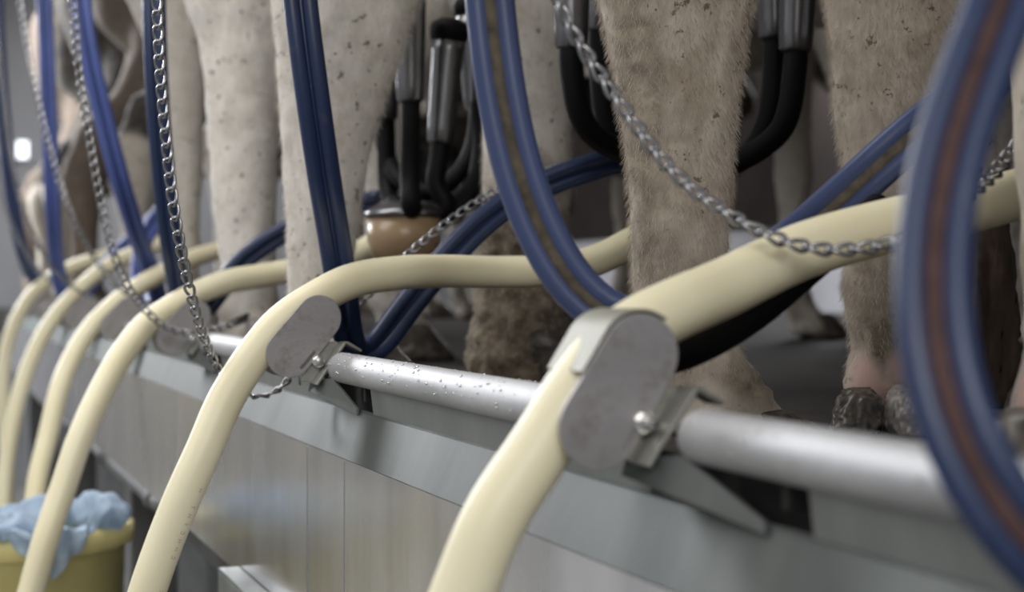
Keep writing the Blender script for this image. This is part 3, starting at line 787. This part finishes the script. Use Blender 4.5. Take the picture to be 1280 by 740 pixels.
def claws(root, c, dr, sc, m, splay=.05, hs=1.0):
    side = Vector((0, 0, 1)).cross(dr)
    for sg in (-1, 1):
        d2 = (dr + side * sg * splay).normalized(); s2 = Vector((0, 0, 1)).cross(d2)
        bm = bmesh.new(); b = Vector((c.x, c.y, ZF)) + side * (sg * .026 * sc)
        rr = []
        for z, f_, ra, rb in ((.001, .018, .052, .025), (.012, .016, .051, .0255), (.028, .008, .046, .0245), (.045, -.001, .040, .0235), (.058, -.008, .034, .021), (.063, -.010, .026, .016)):
            rr.append((b + Vector((0, 0, z * sc * hs)) + d2 * (f_ * sc), d2 * (ra * sc), s2 * (rb * sc)))
        loft(bm, rr, 24)
        for v in bm.verts:
            v.co += (v.co - b).normalized() * (.0018 * noise.noise(v.co * 90) + .0008 * math.sin((v.co.z - ZF) * 900))
        link('hoof', bm, m, root)

# the cow of the sharp pair of legs (right of centre)
L1 = (1.43, [(-230, 1045, 1235), (-150, 1022, 1245), (-60, 1018, 1230), (0, 1028, 1205), (60, 1037, 1190), (130, 1045, 1180), (210, 1052, 1170), (300, 1057, 1158), (380, 1062, 1150), (430, 1066, 1146), (455, 1062, 1150), (480, 1058, 1154), (500, 1064, 1150), (512, 1074, 1142)])
L2 = (1.34, [(-230, 775, 985), (-150, 750, 990), (-60, 742, 965), (0, 752, 943), (50, 762, 932), (100, 772, 924), (200, 780, 917), (300, 785, 905), (370, 790, 906), (430, 800, 925), (480, 815, 955), (520, 826, 985), (542, 835, 985)])
L3 = (1.95, [(-150, 592, 752), (-60, 585, 735), (0, 596, 720), (100, 604, 714), (200, 604, 714), (300, 604, 711), (350, 606, 708), (410, 600, 708), (445, 590, 708), (470, 590, 708), (486, 594, 706)])
L4 = (1.80, [(-190, 350, 640), (-120, 322, 630), (-60, 322, 575), (0, 338, 524), (60, 345, 505), (130, 350, 482), (200, 354, 463), (260, 356, 452), (330, 358, 442), (400, 362, 443), (440, 362, 452), (475, 368, 470), (496, 375, 474)])
L5 = (2.42, [(-120, 215, 410), (-50, 214, 395), (0, 228, 378), (50, 246, 362), (100, 255, 355), (160, 258, 350), (220, 262, 346), (290, 270, 344), (340, 276, 345), (385, 272, 348), (420, 280, 362), (460, 290, 372)])
L6 = (3.1, [(-60, 120, 300), (0, 158, 264), (60, 184, 260), (140, 198, 256), (220, 202, 254), (300, 208, 250), (360, 206, 252), (438, 214, 262)])
L0 = (.94, [(-230, 1270, 1480), (-150, 1252, 1480), (-60, 1250, 1465), (0, 1256, 1450), (120, 1266, 1430), (250, 1272, 1415), (350, 1274, 1400), (430, 1276, 1395), (470, 1268, 1395), (520, 1262, 1400), (590, 1266, 1400), (622, 1266, 1400)])
def foot(prof, py=None):
    d, rows = prof; q = sorted(rows, key=lambda r: -r[0])[0]; p = P((q[1] + q[2]) / 2, q[0], d)
    v = p - O; return (v.dot(U), v.dot(N))
def pz(x, y, d): return P(x, y, d)

cA, midA, fA, lA = cow('cow', 'cream cow right of centre, sharp woolly hind leg and pink-skinned hoof', 'cow_cream', [foot(L2), foot(L1)], .0062, body_s=.47, prof={0: L2, 1: L1},
    muds=[(pz(785, 200, 1.30), .028, .15, .75), (pz(1108, 385, 1.40), .05, .05, .55), (pz(1105, 435, 1.40), .018, .035, .9), (pz(800, 330, 1.27), .06, .04, .6), (pz(860, 140, 1.28), .03, .04, .45)], skins=[(pz(1074, 468, 1.405), .022), (pz(1130, 458, 1.405), .020), (pz(1102, 492, 1.40), .016)],
    tail=[pz(1222, 40, 1.52), pz(1226, 220, 1.52), pz(1222, 300, 1.52)], seed=1, fur=70000)
# claws of the traced leg: turned towards the rail
bm = None
for (cx, cz, tint, a) in ((1076, 500, 'horn', -.45), (1132, 492, 'horn2', -.05)):
    d = 1.385; dr = Vector((math.sin(a), -math.cos(a), 0)); s2 = Vector((0, 0, 1)).cross(dr); b = P(cx, 0, d); b.z = ZF
    bm = bmesh.new(); rr = []
    for z, f_, ra, rb in ((.0, .022, .030, .021), (.008, .020, .030, .0215), (.018, .014, .028, .021), (.028, .008, .024, .019), (.035, .004, .019, .015), (.038, .002, .012, .010)):
        rr.append((b + Vector((0, 0, z)) + dr * f_, dr * ra, s2 * rb))
    loft(bm, rr, 26)
    bmesh.ops.subdivide_edges(bm, edges=bm.edges, cuts=3, use_grid_fill=True)
    for v in bm.verts: v.co += (v.co - b).normalized() * (.005 * noise.noise(Vector((v.co.x * 45, v.co.y * 45, v.co.z * 110))) + .0028 * noise.noise(v.co * 170))
    link('hoof', bm, M[tint], cA)
claws(cA, P(945, 0, 1.34), N, .8, M['horn'], hs=.45)
# tail switch: a matted tassel of hair
bm = bmesh.new(); rr = []
for t in range(15):
    f = t / 14; y = 210 + 300 * f; wv = (14 + 34 * math.sin(min(1, f * 1.25) * 2.0) ** 1.0) * (1 if f < .85 else 1 - (f - .85) * 2)
    rr.append((P(1224 + 4 * math.sin(f * 5), y, 1.52), Vector((wv / F * 1.52, 0, 0)), Vector((0, wv / F * 1.1, 0))))
loft(bm, rr, 40)
bmesh.ops.subdivide_edges(bm, edges=bm.edges, cuts=2)
for v in bm.verts:
    nrm = Vector((v.co.x - P(1224, 0, 1.52).x, v.co.y - 1.52, 0)).normalized()
    v.co += nrm * (.009 * noise.noise(Vector((v.co.x * 90, v.co.y * 90, v.co.z * 10))) + .004 * noise.noise(v.co * 120))
link('tail_switch', bm, M['tailhair'], cA)

cB, midB, fB, lB = cow('cow', 'pale cow in the middle, one hind leg caked in brown mud at the bottom', 'cow_white', [foot(L3), foot(L4)], .0072, body_s=1.06, prof={0: L3, 1: L4},
    muds=[(pz(655, 420, 1.93), .09, .165, 1.0), (pz(650, 250, 1.93), .05, .06, .5)], seed=2, amp=2.1, scale_leg=1.3,
    fur=26000)
claws(cB, P(690, 0, 1.95), N, 1.15, M['horn']); claws(cB, P(450, 0, 1.80), N, 1.1, M['horn2'])
sC = foot(L5)
cC, *_ = cow('cow', 'bright white cow with a smooth knee, just left of the dark blue twin hose', 'cow_white', [foot(L5), (sC[0] + .20, sC[1] + .25)], .010, body_s=1.70, prof={0: L5}, seed=3)
claws(cC, P(345, 0, 2.42), N, 1.25, M['horn2'])
s6 = foot(L6)
cD, *_ = cow('cow', 'greyish white cow behind the sharp hanging chain, blurred', 'cow_grey', [foot(L6), (s6[0] + .22, s6[1] + .12)], .012, body_s=2.42, prof={0: L6}, seed=4)
claws(cD, P(245, 0, 3.1), N, 1.3, M['horn2'])
c0, *_ = cow('cow', 'cream cow cut off by the right edge of the view', 'cow_cream', [foot(L0), (foot(L0)[0] - .22, foot(L0)[1] + .03)], .010, body_s=-.13, prof={0: L0}, seed=6,
    skins=[(pz(1275, 480, .92), .03)])
bm = bmesh.new(); rr = []
for z, f_, ra, rb in ((.0, .0, .030, .032), (.012, .0, .031, .032), (.03, .0, .028, .03), (.05, -.002, .024, .026), (.056, -.003, .016, .018)):
    rr.append((P(1296, 0, .90) * 1, Vector((ra, 0, 0)), Vector((0, rb, 0)))); rr[-1][0].z = ZF + z
loft(bm, rr, 24); link('hoof', bm, M['horn'], c0)
far = [('cow_pied', 3.12, .16, 'dark pied cow with pale legs, fifth along the row, mostly hidden'), ('cow_brown', 3.75, .10, 'dark brown cow sixth along the row'), ('cow_pied', 4.45, .10, 'dark pied cow seventh along the row, far left'), ('cow_pied', 5.15, .10, 'pied cow second from the far end of the row'), ('cow_brown', 5.9, .10, 'dark cow at the far end of the row by the left border')]
for j, (ct, s, n_, lab) in enumerate(far):
    cow('cow', lab, ct, [(s, n_), (s + .30, n_ + .03)], .016, seed=10 + j, scale_leg=1.35)

# ------------------------------------------------------------------ milking clusters
def cluster(lab, bowl, cups, sc=1.0, bowl_r=.048):
    root = thing('milking_cluster', bowl, lab, 'milking cluster', 'milking clusters under the cows')
    bm = bmesh.new(); Z = Vector((0, 0, 1))
    lathe(bm, bowl, Z, [(-.062, .010), (-.060, .026), (-.050, .040), (-.030, .047), (0, .048)], 36)
    link('claw_bowl', bm, M['amber'], root)
    bm = bmesh.new()
    lathe(bm, bowl, Z, [(0, .051), (.006, .051), (.010, .046), (.020, .030), (.024, .012)], 36)
    link('claw_lid', bm, M['steel_shell'], root)
    for i, (c, bot) in enumerate(cups):
        # steel shell with liner above, short black tube curving down to the claw
        up = (c - bot).normalized()
        bm = bmesh.new(); lathe(bm, bot, up, [(0, .014), (.004, .017), (.02, .018), (.12, .021), (.135, .022)], 26)
        link('teat_cup_shell', bm, M['steel_shell'], root)
        bm = bmesh.new(); lathe(bm, bot + up * .134, up, [(0, .024), (.012, .026), (.02, .024), (.026, .014)], 24)
        link('liner_lip', bm, M['black_rubber'], root)
        e = bowl + Vector((math.cos(i * 1.57 + .8) * .022, math.sin(i * 1.57 + .8) * .022, .016))
        away = (Vector((bot.x, bot.y, 0)) - Vector((bowl.x, bowl.y, 0)))
        aw = away.normalized() if away.length > .01 else Vector((1, 0, 0))
        low = min(bot.z, bowl.z + .1)
        pts = [bot + up * .03, bot - up * .02, Vector((bot.x, bot.y, 0)).lerp(Vector((bowl.x, bowl.y, 0)), .12) + Z * (low - .055 if bot.z > bowl.z + .12 else low - .05), bowl + aw * .055 + Z * .012 , e]
        bm = bmesh.new(); sweep(bm, resample(crom(pts, 10), step=.008), .0125, 16)
        link('short_milk_tube', bm, M['black_rubber'], root)
    return root
cluster('black and steel milking cluster with amber bowl between the middle legs', P(505, 272, 2.05),
        [(P(512, 40, 2.0), P(513, 128, 2.0)), (P(560, 60, 2.05), P(550, 180, 2.05)), (P(590, 20, 2.2), P(596, 140, 2.2)), (P(478, 60, 2.15), P(482, 150, 2.15))])
cluster('milking cluster mostly hidden behind the sharp woolly leg, cups either side', P(868, 222, 1.78),
        [(P(714, -40, 1.66), P(714, 62, 1.66)), (P(752, -40, 1.74), P(750, 40, 1.74)), (P(966, -60, 1.70), P(968, 50, 1.70)), (P(998, -40, 1.66), P(994, 66, 1.66))])
cp = resample(crom(px([(800, 452, .93), (850, 440, .94), (905, 414, .96), (955, 380, .975), (1005, 337, .99), (1050, 300, 1.02), (1100, 262, 1.05)]), 10), step=.008)
bm = bmesh.new(); sweep(bm, cp, .0115, 20); tag(link('rubber_tube', bm, M['black_rubber']), 'black rubber tube showing along the underside of the nearest cream hose', 'tube')
# a dark spare tube bundle hanging under the middle udder
for (lab, pts, r) in (('curved black rubber tube between the middle legs', [(600, 120, 2.1), (604, 180, 2.1), (590, 240, 2.08), (550, 272, 2.06), (530, 262, 2.05)], .014),
                      ('thick black rubber tube looping beside the steel shell', [(474, 0, 2.2), (470, 90, 2.2), (478, 170, 2.18), (500, 225, 2.12), (540, 240, 2.1), (585, 200, 2.12), (600, 90, 2.15), (596, -30, 2.2)], .012)):
    cp = resample(crom(px(pts), 10), step=.01); bm = bmesh.new(); sweep(bm, cp, r, 14)
    tag(link('rubber_tube', bm, M['black_rubber']), lab, 'tube')

# ------------------------------------------------------------------ things under the platform edge
fr = thing('steel_understructure', R(1.2, .1, H), 'dark steel frame under the skirt panel', 'steel frame')
bm = bmesh.new(); boxs(bm, -1.0, 6, .06, .13, .33, .40, .004); link('frame_beam', bm, M['dark_steel'], fr, smooth=False)
for s in (-.6, 1.0, 2.4, 3.9, 5.4):
    bm = bmesh.new(); boxs(bm, s, s + .09, .05, .14, .20, H, .004); link('frame_post', bm, M['mid_steel'], fr, smooth=False)
cb = thing('steel_channel', R(.7, 0, .39), 'galvanised channel end with bright top edge under the skirt', 'steel channel')
bm = bmesh.new(); boxs(bm, .35, 1.08, -.014, .0095, .321, .326, .001); boxs(bm, .35, 1.08, -.014, -.010, .326, .39, .001); boxs(bm, .35, 1.08, .005, .009, .3325, .39, .001)
link('channel', bm, M['lip'], cb, smooth=False)
bm = bmesh.new(); boxs(bm, .6, .66, -.008, .05, .335, .345, .001); link('mounting_tab', bm, M['mid_steel'], cb, smooth=False)
ml = thing('milk_line', R(2, .03, .86), 'low steel milk line near the pit floor joining the cream hoses', 'pipe')
bm = bmesh.new(); round_bar(bm, R(-.8, .012, .86), R(5.5, .012, .86), .03, 32, .004); link('pipe', bm, M['galv'], ml)
for q in (-.55, 1.04, 2.44, 3.94, 5.42):
    bm = bmesh.new(); boxs(bm, q, q + .02, .03, .051, .83, .89, .001); link('pipe_clamp', bm, M['mid_steel'], ml, smooth=False)
wp = thing('wash_pipe', R(2, .0, .34), 'grey pipe running along under the skirt behind the yellow bin', 'pipe')
bm = bmesh.new(); round_bar(bm, R(1.75, .03, .350), R(5.5, .03, .350), .013, 24, .002); link('pipe', bm, M['mid_steel'], wp)
for s in (1.9, 2.6, 3.3):
    bm = bmesh.new(); lathe(bm, R(s, .03, .350), U, [(0, .013), (.002, .018), (.03, .018), (.032, .013)], 20); link('pipe_coupling', bm, M['mid_steel'], wp)

# yellow bin with towels
BC = P(5, 0, 2.30); BC.z = 0
binr = thing('yellow_bin', BC, 'tall yellow plastic bin at lower left holding blue towels', 'bin')
RZ = H - .338
bm = bmesh.new(); Zv = Vector((0, 0, 1))
lathe(bm, BC, Zv, [(0.0, .140), (.01, .145), (.4, .158), (RZ - .03, .170), (RZ - .028, .176), (RZ - .003, .177), (RZ, .174), (RZ - .003, .169), (RZ - .05, .167), (.4, .155), (.03, .142)], 64)
link('bin_body', bm, M['yellow'], binr)
bm = bmesh.new(); lathe(bm, BC, Zv, [(RZ - .032, .1765), (RZ - .028, .181), (RZ - .005, .182), (RZ - .001, .177)], 64, False, False); link('rim', bm, M['yellow'], binr)

def towel(lab, base, pts_fn, nu, nv, m, loc=None):
    bm = bmesh.new(); gr = [[bm.verts.new(pts_fn(i / nu, j / nv)) for j in range(nv + 1)] for i in range(nu + 1)]
    for i in range(nu):
        for j in range(nv): bm.faces.new((gr[i][j], gr[i+1][j], gr[i+1][j+1], gr[i][j+1]))
    bmesh.ops.solidify(bm, geom=bm.faces[:], thickness=.003)
    o = link('towel', bm, m); return tag(o, lab, 'towel', 'blue towels in the yellow bin')
def fold(p, amp, sc, seed):
    q = p * sc + Vector((seed, seed * 2, 0)); return amp * (1 - 2 * abs(noise.noise(q)))
def crumple(c, rx, ry, rz, seed, amp=.025, sc=11):
    def f(u, v):
        th = u * 2 * math.pi; ph = (v - .5) * math.pi
        d = Vector((math.cos(th) * math.cos(ph), math.sin(th) * math.cos(ph), math.sin(ph)))
        p = c + Vector((d.x * rx, d.y * ry, d.z * rz))
        w1 = 1 - abs(noise.noise(p * sc + Vector((seed, seed * 2, 0)))) * 2.6
        w2 = 1 - abs(noise.noise(p * sc * 2.3 + Vector((0, seed, seed)))) * 2.4
        return p + d * (amp * w1 + amp * .38 * w2) + Vector((0, 0, -.3 * amp))
    return f
towel('pale blue crumpled towel bunch at the right of the yellow bin rim', None, crumple(P(134, 634, 2.26), .030, .035, .016, 3, .014, 20), 90, 60, M['towel'])
towel('blue-grey crumpled towel heap at the left border on the bin', None, crumple(P(22, 640, 2.30), .075, .08, .034, 9, .034, 9), 130, 90, M['towel'])
def rim_pt(a, r): return Vector((BC.x + math.cos(a) * r, BC.y + math.sin(a) * r, 0))
def drape(a0, a1, drop, rin, seed, point):
    def f(u, v):
        a = a0 + (a1 - a0) * u
        # v: from inside the bin, over the rim, down the outside
        if v < .35:
            t = v / .35; r = rin + (.179 - rin) * t; z = RZ - .02 * (1 - t) + .012 * t
        else:
            t = (v - .35) / .65; k = 1 - abs(2 * u - point) ; k = max(.12, k)
            r = .187 + .004 * math.sin(t * 3); z = RZ + .012 - drop * t * k
        p = rim_pt(a, r); p.z = z
        fo = .012 * noise.noise(Vector((a * 8, seed, v * 2))) + .006 * math.sin(a * 26 + seed)
        p += Vector((math.cos(a), math.sin(a), 0)) * (abs(fo) * 1.3 if v > .3 else 0) + Vector((0, 0, .012 * noise.noise(Vector((a * 9, v * 6, seed)))))
        return p
    return f
towel('grey-blue towel hanging in a point over the front of the bin', None, drape(math.radians(-76), math.radians(-36), .066, .09, 2.2, 1.15), 60, 44, M['towel'])
towel('grey towel edge lying over the bin rim at the left border', None, drape(math.radians(-100), math.radians(-74), .03, .12, 5.4, .8), 40, 30, M['towel_dirty'])
